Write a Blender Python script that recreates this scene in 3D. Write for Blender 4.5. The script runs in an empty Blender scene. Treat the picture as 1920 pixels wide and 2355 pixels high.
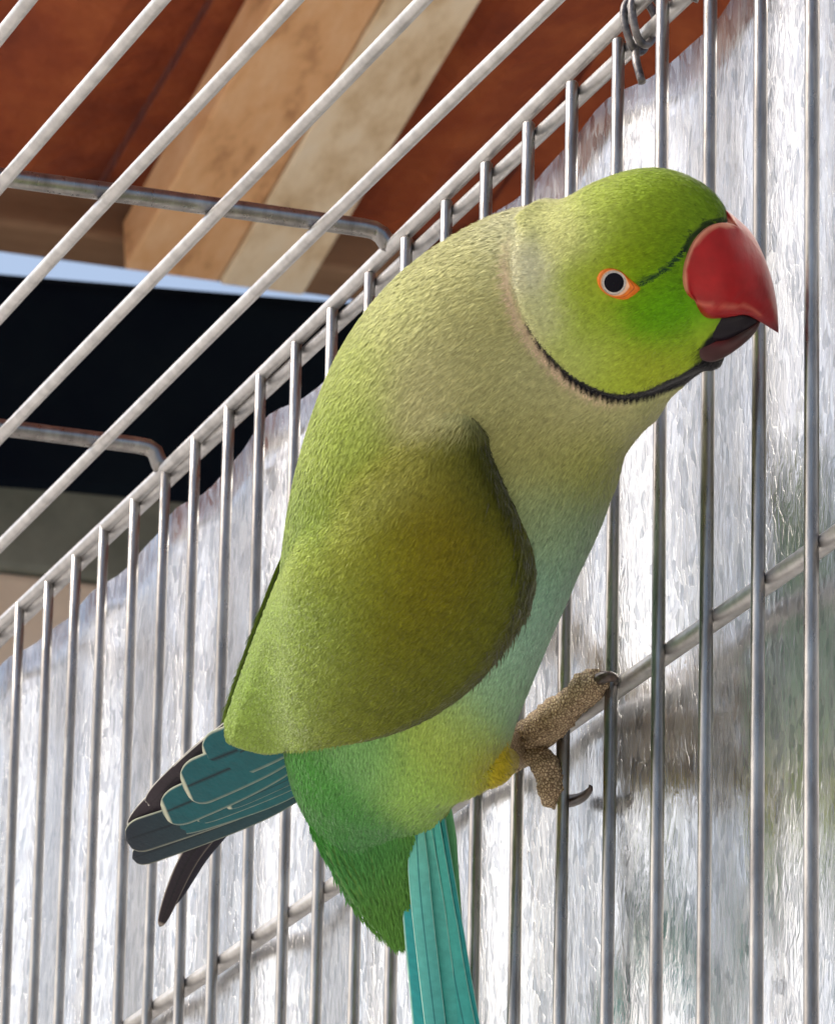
import bpy, bmesh, math, random
import numpy as np
from mathutils import Vector, Matrix
from mathutils.bvhtree import BVHTree

random.seed(7); rng = np.random.default_rng(7)
sc = bpy.context.scene
COL = sc.collection
U = 0.025            # spacing of the cage wires in metres
Z0 = 1.93            # height of the top rail of the cage above the ground
# ------------------------------------------------------------------ camera
F_PX, CX, CY = 14753.75, 960.0, 1177.5
FWD = np.array([0.3152, 0.8998, 0.3017]); RIGHT = np.array([0.9416, -0.3363, 0.0192])
FWD /= np.linalg.norm(FWD); RIGHT -= FWD*(RIGHT@FWD); RIGHT /= np.linalg.norm(RIGHT)
DOWN = np.cross(FWD, RIGHT)
CAM = np.array([-17.2385*U, -40.6232*U, -19.072*U+Z0])
cd = bpy.data.cameras.new('camera'); cam = bpy.data.objects.new('camera', cd); COL.objects.link(cam)
cd.sensor_fit = 'HORIZONTAL'; cd.sensor_width = 36; cd.lens = F_PX/1920*36
cd.clip_start = 0.01; cd.clip_end = 2000
cam.matrix_world = Matrix(((RIGHT[0], -DOWN[0], -FWD[0], CAM[0]), (RIGHT[1], -DOWN[1], -FWD[1], CAM[1]),
                           (RIGHT[2], -DOWN[2], -FWD[2], CAM[2]), (0, 0, 0, 1)))
cd.dof.use_dof = True; cd.dof.focus_distance = 1.22; cd.dof.aperture_fstop = 170.0
sc.camera = cam
# ------------------------------------------------------------------ light
SUN_EL, SUN_AZ = math.radians(44), math.radians(297)   # azimuth clockwise from +Y
w = bpy.data.worlds.new('World'); sc.world = w; w.use_nodes = True
nt = w.node_tree; sky = nt.nodes.new('ShaderNodeTexSky'); sky.sky_type = 'NISHITA'; sky.sun_disc = False
sky.sun_elevation = SUN_EL; sky.sun_rotation = SUN_AZ; sky.air_density = 1.0; sky.dust_density = 5.0; sky.ozone_density = 1.0
bg = nt.nodes['Background']; bg.inputs[1].default_value = 0.15; nt.links.new(sky.outputs[0], bg.inputs[0])
sd = bpy.data.lights.new('sun', 'SUN'); sd.energy = 1.7; sd.angle = math.radians(24); sd.color = (1, 0.93, 0.83)
so = bpy.data.objects.new('sun', sd); COL.objects.link(so)
sdir = Vector((math.sin(SUN_AZ)*math.cos(SUN_EL), math.cos(SUN_AZ)*math.cos(SUN_EL), math.sin(SUN_EL)))
so.rotation_euler = sdir.to_track_quat('Z', 'Y').to_euler(); so.location = (-3, -3, 5)
sc.view_settings.view_transform = 'Standard'; sc.view_settings.look = 'None'
sc.view_settings.gamma = 1; sc.view_settings.use_curve_mapping = False
sc.view_settings.exposure = 0.58

# ------------------------------------------------------------------ helpers
K = 1920/1736.0      # picture units used below -> photograph pixels
def ray(u, v):
    d = FWD + ((u*K-CX)/F_PX)*RIGHT + ((v*K-CY)/F_PX)*DOWN
    return d
def at_x(u, v, X):
    d = ray(u, v); return CAM + d*((X-CAM[0])/d[0])
def at_y(u, v, Y):
    d = ray(u, v); return CAM + d*((Y-CAM[1])/d[1])
def px(P):
    Q = np.atleast_2d(P)-CAM; z = Q@FWD
    return np.stack([(CX+F_PX*(Q@RIGHT)/z)/K, (CY+F_PX*(Q@DOWN)/z)/K], 1)
def s2l(c):
    c = np.asarray(c, float)/255.; return np.where(c <= .04045, c/12.92, ((c+.055)/1.055)**2.4)
def link(name, me, mat=None, parent=None):
    o = bpy.data.objects.new(name, me); COL.objects.link(o)
    if mat is not None and me is not None: me.materials.append(mat)
    if parent is not None: o.parent = parent
    return o
def mesh(name, V, Fc, smooth=True):
    me = bpy.data.meshes.new(name); me.from_pydata([tuple(map(float, p)) for p in V], [], [tuple(f) for f in Fc])
    me.update()
    if smooth: me.polygons.foreach_set('use_smooth', [True]*len(me.polygons))
    return me
def tag(o, label, cat, group=None, kind=None):
    o['label'] = label; o['category'] = cat
    if group: o['group'] = group
    if kind: o['kind'] = kind
def empty(name, loc=(0, 0, 0)):
    o = bpy.data.objects.new(name, None); COL.objects.link(o); o.empty_display_size = .02
    return o
def setcol(me, C):
    a = me.color_attributes.new('Col', 'FLOAT_COLOR', 'POINT')
    C = np.asarray(C, np.float32); C4 = np.ones((len(C), 4), np.float32); C4[:, :3] = C
    a.data.foreach_set('color', C4.ravel())
def cr(P, n):
    """Catmull-Rom resampling of rows of P at n even parameters"""
    P = np.asarray(P, float); m = len(P); t = np.linspace(0, m-1, n); i = np.clip(t.astype(int), 0, m-2); f = (t-i)[:, None]
    g = lambda k: P[np.clip(k, 0, m-1)]
    p0, p1, p2, p3 = g(i-1), g(i), g(i+1), g(i+2)
    return .5*((2*p1)+(p2-p0)*f+(2*p0-5*p1+4*p2-p3)*f*f+(3*p1-p0-3*p2+p3)*f**3)
def tube(path, rad, sides=10, cap=True):
    path = np.asarray(path, float); n = len(path); rad = np.broadcast_to(np.asarray(rad, float), (n,))
    T = np.gradient(path, axis=0); T /= np.linalg.norm(T, axis=1)[:, None]
    a = np.array([0, 0, 1.]) if abs(T[0][2]) < .9 else np.array([1., 0, 0])
    N = np.cross(T[0], a); N /= np.linalg.norm(N); V = []
    ang = np.linspace(0, 2*np.pi, sides, endpoint=False)
    for k in range(n):
        N = N-T[k]*(N@T[k]); N /= np.linalg.norm(N); B = np.cross(T[k], N)
        V.append(path[k]+rad[k]*(np.cos(ang)[:, None]*N+np.sin(ang)[:, None]*B))
    V = np.concatenate(V); Fc = []
    for k in range(n-1):
        for j in range(sides):
            j2 = (j+1) % sides
            Fc.append((k*sides+j, k*sides+j2, (k+1)*sides+j2, (k+1)*sides+j))
    if cap:
        Fc.append(tuple(range(sides-1, -1, -1))); Fc.append(tuple(range((n-1)*sides, n*sides)))
    return V, Fc
def boxmesh(name, lo, hi, bev=0.003, seg=2, frame=None):
    bm = bmesh.new(); bmesh.ops.create_cube(bm, size=1)
    lo, hi = np.array(lo, float), np.array(hi, float)
    for v in bm.verts:
        c = (np.array(v.co)+.5)*(hi-lo)+lo
        v.co = Vector(c)
    if bev: bmesh.ops.bevel(bm, geom=bm.edges[:], offset=bev, segments=seg, affect='EDGES', profile=.5)
    if frame is not None:
        for v in bm.verts: v.co = frame @ v.co
    me = bpy.data.meshes.new(name); bm.to_mesh(me); bm.free()
    return me
# ------------------------------------------------------------------ materials
def newmat(name):
    m = bpy.data.materials.new(name); m.use_nodes = True
    return m, m.node_tree.nodes, m.node_tree.links, m.node_tree.nodes['Principled BSDF']
def ramp(nodes, stops):
    r = nodes.new('ShaderNodeValToRGB'); e = r.color_ramp.elements
    e[0].position, e[0].color = stops[0][0], (*stops[0][1], 1); e[1].position, e[1].color = stops[-1][0], (*stops[-1][1], 1)
    for p, c in stops[1:-1]:
        x = e.new(p); x.color = (*c, 1)
    return r
def noisemat(name, stops, scale, rough=.7, metal=0., bump=.2, bscale=None, stretch=(1, 1, 1), detail=6, bdist=.001, rvar=0.):
    m, N, L, B = newmat(name)
    tc = N.new('ShaderNodeTexCoord'); mp = N.new('ShaderNodeMapping'); mp.inputs['Scale'].default_value = stretch
    L.new(tc.outputs['Object'], mp.inputs[0])
    n = N.new('ShaderNodeTexNoise'); n.inputs['Scale'].default_value = scale; n.inputs['Detail'].default_value = detail; n.inputs['Roughness'].default_value = .62
    L.new(mp.outputs[0], n.inputs['Vector']); r = ramp(N, stops); L.new(n.outputs['Fac'], r.inputs[0]); L.new(r.outputs[0], B.inputs['Base Color'])
    B.inputs['Roughness'].default_value = rough; B.inputs['Metallic'].default_value = metal
    n2 = N.new('ShaderNodeTexNoise'); n2.inputs['Scale'].default_value = bscale or scale*4; n2.inputs['Detail'].default_value = 5
    L.new(mp.outputs[0], n2.inputs['Vector'])
    b = N.new('ShaderNodeBump'); b.inputs['Strength'].default_value = bump; b.inputs['Distance'].default_value = bdist
    L.new(n2.outputs['Fac'], b.inputs['Height']); L.new(b.outputs[0], B.inputs['Normal'])
    if rvar:
        mr = N.new('ShaderNodeMapRange'); mr.inputs['To Min'].default_value = rough-rvar; mr.inputs['To Max'].default_value = rough+rvar
        L.new(n2.outputs['Fac'], mr.inputs['Value']); L.new(mr.outputs[0], B.inputs['Roughness'])
    return m
M_WIRE = noisemat('galvanised_wire', [(.3, (.20, .19, .185)), (.55, (.34, .33, .32)), (.75, (.46, .45, .43))], 260, .30, .95, .35, 900, (1, 1, .25), bdist=.0003, rvar=.1)
M_RAIL = noisemat('dull_zinc', [(.3, (.46, .455, .45)), (.55, (.62, .61, .60)), (.75, (.72, .71, .70))], 180, .38, .85, .3, 700, bdist=.0003, rvar=.1)
M_TIE = noisemat('tie_wire', [(.3, (.05, .05, .06)), (.7, (.28, .26, .25))], 400, .45, .8, .3, bdist=.0004)
M_TILE = noisemat('terracotta', [(.25, (.16, .026, .010)), (.5, (.30, .060, .016)), (.75, (.42, .11, .03))], 22, .85, 0, .6, 110, bdist=.004)
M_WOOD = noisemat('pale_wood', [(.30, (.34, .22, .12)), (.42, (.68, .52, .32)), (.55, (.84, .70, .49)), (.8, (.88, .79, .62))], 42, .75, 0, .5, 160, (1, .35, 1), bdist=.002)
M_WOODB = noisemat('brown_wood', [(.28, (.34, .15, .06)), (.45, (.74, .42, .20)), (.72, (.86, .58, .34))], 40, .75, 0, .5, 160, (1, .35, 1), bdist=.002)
M_EAVE = noisemat('weathered_board', [(.25, (.16, .08, .04)), (.7, (.42, .27, .16))], 12, .8, 0, .3, 50, (.3, 1, 1), bdist=.002)
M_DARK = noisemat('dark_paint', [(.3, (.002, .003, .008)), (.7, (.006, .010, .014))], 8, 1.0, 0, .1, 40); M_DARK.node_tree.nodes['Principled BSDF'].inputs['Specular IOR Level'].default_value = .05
M_LEDGE = noisemat('mossy_ledge', [(.3, (.07, .08, .06)), (.7, (.22, .23, .19))], 10, .8, 0, .2, 40)
M_CREAM = noisemat('cream_render', [(.3, (.52, .41, .30)), (.7, (.68, .58, .46))], 8, .85, 0, .2, 40, bdist=.003)
M_GROUND = noisemat('concrete', [(.3, (.40, .38, .35)), (.7, (.58, .55, .50))], 3, .9, 0, .3, 40, bdist=.004)

def sheet_mat():
    m, N, L, B = newmat('galvanised_sheet')
    tc = N.new('ShaderNodeTexCoord'); mp = N.new('ShaderNodeMapping'); mp.inputs['Scale'].default_value = (1, 1.0, .42)
    L.new(tc.outputs['Object'], mp.inputs[0])
    nz = N.new('ShaderNodeTexNoise'); nz.inputs['Scale'].default_value = 130; nz.inputs['Detail'].default_value = 3
    L.new(mp.outputs[0], nz.inputs['Vector'])
    wv = N.new('ShaderNodeVectorMath'); wv.operation = 'SCALE'; wv.inputs['Scale'].default_value = .008
    L.new(nz.outputs['Color'], wv.inputs[0])
    ad = N.new('ShaderNodeVectorMath'); L.new(mp.outputs[0], ad.inputs[0]); L.new(wv.outputs[0], ad.inputs[1])
    vo = N.new('ShaderNodeTexVoronoi'); vo.inputs['Scale'].default_value = 520; L.new(ad.outputs[0], vo.inputs['Vector'])
    n2 = N.new('ShaderNodeTexNoise'); n2.inputs['Scale'].default_value = 420; n2.inputs['Detail'].default_value = 5; n2.inputs['Distortion'].default_value = 1.5; L.new(mp.outputs[0], n2.inputs['Vector'])
    n3 = N.new('ShaderNodeTexNoise'); n3.inputs['Scale'].default_value = 16; n3.inputs['Detail'].default_value = 6; L.new(mp.outputs[0], n3.inputs['Vector'])
    sp = N.new('ShaderNodeSeparateColor'); L.new(vo.outputs['Color'], sp.inputs[0])
    mx = N.new('ShaderNodeMix'); mx.inputs[0].default_value = .5; L.new(sp.outputs[0], mx.inputs[2]); L.new(n2.outputs['Fac'], mx.inputs[3])
    r = ramp(N, [(.22, (.46, .48, .50)), (.45, (.70, .70, .71)), (.7, (.80, .80, .80))]); L.new(mx.outputs[0], r.inputs[0])
    r3 = ramp(N, [(.3, (.80, .82, .84)), (.6, (1, 1, 1))]); L.new(n3.outputs['Fac'], r3.inputs[0])
    mm = N.new('ShaderNodeMix'); mm.data_type = 'RGBA'; mm.blend_type = 'MULTIPLY'; mm.inputs[0].default_value = 1
    L.new(r.outputs[0], mm.inputs[6]); L.new(r3.outputs[0], mm.inputs[7]); L.new(mm.outputs[2], B.inputs['Base Color'])
    B.inputs['Metallic'].default_value = .82
    mr = N.new('ShaderNodeMapRange'); mr.inputs['To Min'].default_value = .12; mr.inputs['To Max'].default_value = .27
    L.new(sp.outputs[1], mr.inputs['Value']); L.new(mr.outputs[0], B.inputs['Roughness'])
    b = N.new('ShaderNodeBump'); b.inputs['Strength'].default_value = .5; b.inputs['Distance'].default_value = .0006
    L.new(mx.outputs[0], b.inputs['Height']); L.new(b.outputs[0], B.inputs['Normal'])
    return m
M_SHEET = sheet_mat()

def colmat(name, rough=.65, sheen=.0, bump=0., bscale=900, spec=.3, var=.0, vscale=700):
    m, N, L, B = newmat(name)
    a = N.new('ShaderNodeAttribute'); a.attribute_name = 'Col'
    tc = N.new('ShaderNodeTexCoord'); n = N.new('ShaderNodeTexNoise'); n.inputs['Scale'].default_value = vscale; n.inputs['Detail'].default_value = 4
    L.new(tc.outputs['Object'], n.inputs['Vector'])
    r = ramp(N, [(.3, (1-var,)*3), (.7, (1+var,)*3)]); L.new(n.outputs['Fac'], r.inputs[0])
    mm = N.new('ShaderNodeMix'); mm.data_type = 'RGBA'; mm.blend_type = 'MULTIPLY'; mm.inputs[0].default_value = 1
    L.new(a.outputs['Color'], mm.inputs[6]); L.new(r.outputs[0], mm.inputs[7]); L.new(mm.outputs[2], B.inputs['Base Color'])
    B.inputs['Roughness'].default_value = rough; B.inputs['Specular IOR Level'].default_value = spec
    B.inputs['Sheen Weight'].default_value = sheen; B.inputs['Sheen Roughness'].default_value = .4
    if bump:
        n2 = N.new('ShaderNodeTexNoise'); n2.inputs['Scale'].default_value = bscale; n2.inputs['Detail'].default_value = 4; L.new(tc.outputs['Object'], n2.inputs['Vector'])
        b = N.new('ShaderNodeBump'); b.inputs['Strength'].default_value = bump; b.inputs['Distance'].default_value = .0004
        L.new(n2.outputs['Fac'], b.inputs['Height']); L.new(b.outputs[0], B.inputs['Normal'])
    return m
M_PLUME = colmat('plumage', .7, .25, .4, 1500, .15, .14, 900)
M_FEATHER = colmat('flight_feather', .5, .1, .3, 1500, .3, .10, 600)
M_BEAK = colmat('beak_horn', .38, 0, .2, 700, .35, .16, 320)
M_SKIN = colmat('bare_skin', .5, 0, .3, 1800, .4, .15, 900)
def scale_mat():
    m, N, L, B = newmat('scaly_foot')
    tc = N.new('ShaderNodeTexCoord'); v = N.new('ShaderNodeTexVoronoi'); v.inputs['Scale'].default_value = 1500; v.feature = 'DISTANCE_TO_EDGE'
    v.inputs['Randomness'].default_value = .85
    L.new(tc.outputs['Object'], v.inputs['Vector'])
    r = ramp(N, [(.02, (.11, .065, .035)), (.14, (.42, .31, .18)), (.4, (.66, .53, .35))]); L.new(v.outputs['Distance'], r.inputs[0]); L.new(r.outputs[0], B.inputs['Base Color'])
    b = N.new('ShaderNodeBump'); b.inputs['Strength'].default_value = .8; b.inputs['Distance'].default_value = .0006
    L.new(v.outputs['Distance'], b.inputs['Height']); L.new(b.outputs[0], B.inputs['Normal']); B.inputs['Roughness'].default_value = .65
    return m
M_FOOT = scale_mat()
def plain(name, col, rough=.4, metal=0., coat=0.):
    m, N, L, B = newmat(name); B.inputs['Base Color'].default_value = (*col, 1); B.inputs['Roughness'].default_value = rough; B.inputs['Metallic'].default_value = metal
    B.inputs['Specular IOR Level'].default_value = .12; B.inputs['Coat Weight'].default_value = coat; B.inputs['Coat Roughness'].default_value = .05
    return m
M_CLAW = noisemat('claw_horn', [(.3, (.015, .01, .01)), (.7, (.09, .06, .045))], 500, .3, 0, .15, bdist=.0003)
M_PUPIL = plain('pupil', (.002, .002, .006), .18, 0, .0)
M_IRIS = noisemat('pale_iris', [(.3, (.42, .38, .34)), (.7, (.72, .68, .62))], 2500, .3, 0, .1, bdist=.0002)

# ------------------------------------------------------------------ ground
me = mesh('ground', [(-300, -300, 0), (300, -300, 0), (300, 300, 0), (-300, 300, 0)], [(0, 1, 2, 3)], False)
g = link('ground', me, M_GROUND); g['kind'] = 'structure'

# ------------------------------------------------------------------ shelter roof seen over the top of the cage
YE = 2.0                                   # where the rafters end
PITCH = math.radians(13.9)
eL, eM, eR = at_y(258, 562, YE), at_y(455, 590, YE), at_y(630, 612, YE)
ZE = (eL[2]+eR[2])/2
roof = empty('shelter_roof')
tag(roof, 'terracotta tiled shelter roof on pale timber rafters, seen from below above the cage', 'roof')
roof.location = (1.0, YE, ZE)
# local frame of the slope: x along the eave, y up the slope (towards the camera), z normal upwards
Fr = Matrix(((1, 0, 0, 0), (0, -math.cos(PITCH), math.sin(PITCH), YE), (0, math.sin(PITCH), math.cos(PITCH), ZE), (0, 0, 0, 1)))
Fr = Matrix(((1, 0, 0, 0), (0, -math.cos(PITCH), -math.sin(PITCH)*-1, YE), (0, math.sin(PITCH), math.cos(PITCH), ZE), (0, 0, 0, 1)))
def roofpart(name, lo, hi, mat, bev=.003):
    me_ = boxmesh(name, lo, hi, bev, 2, Fr); o = link(name, me_, mat, roof); o.matrix_parent_inverse = Matrix.Translation(-Vector(roof.location))
    return o
RT = .030
for dx in (0, .62, 1.24):
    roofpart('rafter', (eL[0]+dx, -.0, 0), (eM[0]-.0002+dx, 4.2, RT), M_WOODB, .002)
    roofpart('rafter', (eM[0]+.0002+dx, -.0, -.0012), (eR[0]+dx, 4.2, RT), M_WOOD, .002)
X0, X1 = eL[0]-.62, eL[0]+1.9
roofpart('eave_board', (X0, -.030, .020), (X1, -.001, .046), M_EAVE, .003)
TW, TL = .205, .30
tm = None
for c in range(14):
    for r_ in range(int((X1-X0)/TW)):
        if tm is None:
            n1, n2 = 10, 5; V = []; Fc = []
            for s in range(2):
                for j in range(n2):
                    for i in range(n1):
                        x = i/(n1-1); y = j/(n2-1)
                        V.append((x*(TW-.003), y*(TL+.05), .007*math.cos(x*2*math.pi*2)*(1 if 1 else 0)+s*.013))
            for j in range(n2-1):
                for i in range(n1-1):
                    a = j*n1+i; Fc.append((a, a+n1, a+n1+1, a+1)); b_ = a+n1*n2; Fc.append((b_, b_+1, b_+n1+1, b_+n1))
            ring = [i for i in range(n1)]+[j*n1+n1-1 for j in range(1, n2)]+[(n2-1)*n1+i for i in range(n1-2, -1, -1)]+[j*n1 for j in range(n2-2, 0, -1)]
            for k in range(len(ring)):
                a, b_ = ring[k], ring[(k+1) % len(ring)]; Fc.append((a, b_, b_+n1*n2, a+n1*n2))
            tm = mesh('roof_tile', V, Fc, False); tm.materials.append(M_TILE)
        o = bpy.data.objects.new('roof_tile', tm); COL.objects.link(o); o.parent = roof
        o.matrix_parent_inverse = Matrix.Translation(-Vector(roof.location))
        lx = X0+r_*TW+random.uniform(-.001, .001); ly = -.042+c*TL+random.uniform(-.004, .004)
        o.matrix_basis = Fr @ Matrix.Translation((lx, ly, .0545)) @ Matrix.Rotation(math.radians(-3.0+random.uniform(-.3, .3)), 4, 'X')

# wall beyond the eave: dark beam, mossy ledge, cream render
zt = at_y(0, 578, YE+.03)[2]; ztr = at_y(690, 634, YE+.03)
pl0, pl1 = at_y(-60, 572, YE+.03), at_y(690, 634, YE+.03)
zb = at_y(120, 1050, YE+.03)[2]; zl = at_y(60, 1188, YE+.03)[2]
slope = (pl1[2]-pl0[2])/(pl1[0]-pl0[0])
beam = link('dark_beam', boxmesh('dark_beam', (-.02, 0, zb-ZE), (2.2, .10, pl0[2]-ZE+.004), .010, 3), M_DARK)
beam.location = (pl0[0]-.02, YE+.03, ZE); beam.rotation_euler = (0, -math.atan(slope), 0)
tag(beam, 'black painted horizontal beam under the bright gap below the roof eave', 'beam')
wl = empty('boundary_wall', ); wl.location = (1.2, YE+.05, 0)
tag(wl, 'cream rendered wall with a grey mossy ledge below the black beam', 'wall')
for nm, lo, hi, mt in (('render', (X0+.3, YE+.035, 0), (X1, YE+.16, zl), M_CREAM), ('ledge', (X0+.3, YE+.032, zl+.0005), (X1, YE+.163, zb+.012), M_LEDGE)):
    o = link(nm, boxmesh(nm, lo, hi, .004), mt, wl); o.matrix_parent_inverse = Matrix.Translation(-Vector(wl.location))

# ------------------------------------------------------------------ galvanised sheet behind the cage
XS = .0062
ny, nz = 240, 60; V = []; Fc = []
ys = np.linspace(-.45, 1.05, ny); zs = np.concatenate([np.linspace(.15, Z0-.7, 8), np.linspace(Z0-.68, Z0-.0040, nz-8)])
for s in range(2):
    for z in zs:
        for y in ys:
            xw = .0012*math.sin(y*2*math.pi/.074+.6)+.0010*math.sin(y*31+z*3.1)+.0012*math.sin(z*19+y*5)
            V.append((XS+.002+max(xw, -.0022)+s*.0009, y, z+(.0008*math.sin(y*60)+.0006*math.sin(y*170) if z > Z0-.0045 else 0)))
n = ny*nz
for j in range(nz-1):
    for i in range(ny-1):
        a = j*ny+i; Fc.append((a, a+ny, a+ny+1, a+1)); Fc.append((a+n, a+n+1, a+n+ny+1, a+n+ny))
for i in range(ny-1):
    a = (nz-1)*ny+i; Fc.append((a, a+n, a+n+1, a+1)); Fc.append((i, i+1, i+1+n, i+n))
for j in range(nz-1):
    a = j*ny; Fc.append((a, a+n, a+n+ny, a+ny)); a += ny-1; Fc.append((a, a+ny, a+ny+n, a+n))
sh = link('metal_sheet', mesh('metal_sheet', V, Fc), M_SHEET)
tag(sh, 'tall spangled galvanised metal sheet standing behind the barred cage side', 'metal sheet')
# foot rail carrying the sheet
sup = link('sheet_footing', boxmesh('sheet_footing', (XS-.03, -.5, 0), (XS+.06, 1.1, .151), .004), M_EAVE)
tag(sup, 'long timber footing under the galvanised metal sheet', 'footing')

# ------------------------------------------------------------------ cage
cage = empty('bird_cage'); cage.location = (0, .2, 0)
tag(cage, 'galvanised wire bird cage with barred side and open wire top', 'cage')
CI = Matrix.Translation(-Vector(cage.location))
def cpart(name, path, rad, sides=12, mat=M_WIRE, parent=None):
    V, Fc = tube(path, rad, sides); o = link(name, mesh(name, V, Fc), mat, parent or cage)
    if parent is None: o.matrix_parent_inverse = CI
    return o
WR = .00136; ZB = Z0-.62
topoff = {0: (0, 6), 1: (0, 4), 2: (0, 4)}
for i in range(-3, 24):
    y = (21-i)*U
    n = 14; zz = np.linspace(ZB, Z0+.0011, n); ph = random.uniform(0, 6)
    amp = random.uniform(.0002, .0006)
    P = np.stack([amp*.5*np.sin(zz*9+ph*2), y+amp*np.sin(zz*7+ph)+random.uniform(-.0004, .0004), zz], 1)
    r = np.full(n, WR*random.uniform(.96, 1.04))
    P = np.concatenate([P, P[-1:]+[0, 0, .0005]]); r = np.append(r, WR*.72)
    cpart('vertical_wire', P, r)
RR = .00165
def rail(name, y0, y1, x, z0_, z1_, r=RR, n=40):
    ys_ = np.linspace(y0, y1, n)
    P = np.stack([x+.0001*np.sin(ys_*23), ys_, np.interp(ys_, [y0, y1], [z0_, z1_])+.00025*np.sin(ys_*17+1)], 1)
    return cpart(name, P, r, 12, M_RAIL)
XR = WR+RR-.0001
rail('top_rail', -.15, .66, XR, Z0-.0002, Z0-.0002)
rail('middle_rail', -.15, .66, XR, Z0-5.30*U, Z0-5.30*U, .0019)
rail('bottom_rail', -.15, .66, XR, ZB+.01, ZB+.01)
# wire top: edge wire, lengthwise wires, cross wires lying on them
yy = np.linspace(-.15, .66, 30)
ez = np.interp(yy, [.06, .40], [.0054, .0008])
cpart('roof_edge_wire', np.stack([np.full(30, .0004), yy, Z0+.0002+ez], 1), RR, 12, M_RAIL)
RX = [-.6846, -1.6516, -2.6131, -3.5784, -4.5279, -5.5, -6.46, -7.42, -8.4]
zr = Z0+.15*U
for k, xk in enumerate(RX):
    wob = .0004 if k != 2 else .0009
    ph = random.uniform(0, 6)
    cpart('roof_wire', np.stack([xk*U+wob*np.sin(yy*11+ph), yy, zr+.5*wob*np.sin(yy*9+ph*2)], 1), WR*1.10, 12, M_RAIL)
CR = .0021
for yc in (2.3, 9.50, 16.15, 22.9):
    y = yc*U; zc = zr+WR+CR-.0001
    xs = np.linspace(-.215, -.006, 24)
    P = [(x, y+.0002*math.sin(x*40), zc) for x in xs]
    zend = Z0+np.interp(y, [.06, .40], [.0054, .0008])+.001
    P += [(-.0035, y, zc-.0002), (-.0017, y-.0002, zc-.0012), (-.0006, y-.0004, min(zc-.0028, zend+.0014)), (.0001, y-.0005, zend)]
    cpart('cross_wire', P, CR, 12, M_WIRE)
# corner posts down to the ground carry the cage
for (x, y) in ((XR+.0005, .66), (XR+.0005, -.145), (-.215, .66)):
    P = np.array([(x, y, 0), (x, y, .5), (x, y, 1.2), (x, y, zr+.004)]); cpart('corner_post', P, .004 if x < 0 else .0022)
# wire ties looped round both top rails
def tie(y, turns, seedv, tail):
    rr = random.Random(seedv); P = []
    c = np.array([XR*.55, y, Z0+.0024])
    N = 26*turns
    for k in range(N):
        a = 2*math.pi*k/26; e = 1+.08*math.sin(k*.7+seedv)
        P.append(c+np.array([math.cos(a)*.0031*e, (k/N-.5)*.004*turns+.0012*math.sin(a*1+.4), math.sin(a)*.0056*e]))
    P += [P[-1]+np.array(t) for t in tail]
    P = cr(np.array(P), len(P)*2)
    return cpart('wire_tie', P, .00085, 8, M_TIE)
tie(3.62*U, 2, 1, [(-.002, -.0012, -.002), (-.0036, -.003, -.006), (-.0034, -.0045, -.010), (-.003, -.0052, -.0125)])
tie(2.35*U, 1, 4, [(-.002, .001, -.002), (-.003, .002, -.005)])

# ------------------------------------------------------------------ the parakeet
XB = -.022
Pa, Pb = at_x(900, 1750, XB), at_x(1400, 640, XB)
A3 = (Pb-Pa)/np.linalg.norm(Pb-Pa)
C3 = np.cross(A3, FWD); C3 /= np.linalg.norm(C3)
NB = np.cross(A3, C3); NB /= np.linalg.norm(NB)
if NB@FWD > 0: NB = -NB
PO = (Pa+Pb)/2
PXM = np.linalg.norm(PO-CAM)/F_PX*K          # metres per picture unit at the bird
def Q(u, v, z=0.):
    d = ray(u, v); o = PO+NB*(z*PXM)
    return CAM+d*(((o-CAM)@NB)/(d@NB))
bird = empty('parakeet'); bird.location = Vector(at_x(1090, 1570, -.005)); BI = Matrix.Translation(-bird.location)
tag(bird, 'green ring-necked parakeet with a red hooked beak clinging to the cage bars', 'parakeet')
def bpart(name, V, Fc, mat, C=None, parent=None, smooth=True):
    me_ = mesh(name, V, Fc, smooth)
    if C is not None: setcol(me_, C)
    o = link(name, me_, mat, parent or bird)
    o.matrix_parent_inverse = BI
    return o

SEC = np.array([  # back point, front point, half thickness (picture units)
 (1516, 490, 1510, 716, 34), (1503, 436, 1492, 754, 60), (1460, 394, 1436, 790, 94), (1390, 367, 1398, 817, 124),
 (1310, 368, 1376, 850, 152), (1225, 396, 1350, 874, 166), (1145, 438, 1326, 900, 178), (1062, 454, 1303, 932, 192), (980, 484, 1289, 968, 210),
 (900, 530, 1280, 1005, 230), (822, 588, 1266, 1042, 250), (755, 660, 1250, 1088, 264), (703, 738, 1230, 1134, 274), (668, 815, 1205, 1186, 280),
 (640, 900, 1180, 1245, 280), (617, 990, 1152, 1307, 275), (602, 1080, 1125, 1370, 265), (592, 1170, 1098, 1436, 250), (586, 1260, 1072, 1500, 235),
 (584, 1350, 1056, 1556, 215), (588, 1430, 1040, 1600, 190), (594, 1510, 988, 1628, 165), (604, 1580, 946, 1662, 140), (620, 1640, 928, 1690, 112),
 (655, 1712, 880, 1722, 84), (697, 1780, 856, 1768, 60), (740, 1840, 846, 1828, 40), (784, 1892, 838, 1878, 20)], float)
NS, NT = 230, 132
S = cr(SEC, NS)
V = np.zeros((NS, NT, 3)); th = np.linspace(0, 2*np.pi, NT, endpoint=False)
for k in range(NS):
    ca, sa = np.cos(th), np.sin(th); ex = .94
    cc = np.sign(ca)*np.abs(ca)**ex; ss = np.sign(sa)*np.abs(sa)**ex
    A, B = Q(S[k, 0], S[k, 1]), Q(S[k, 2], S[k, 3]); c = (A+B)/2; h = (B-A)/2
    V[k] = c-np.outer(cc, h)+np.outer(ss, NB)*(S[k, 4]*PXM)
V = V.reshape(-1, 3)
front = Q(1524, 590); back = Q(820, 1902)
V = np.concatenate([V, [front, back]])
Fc = []
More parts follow.
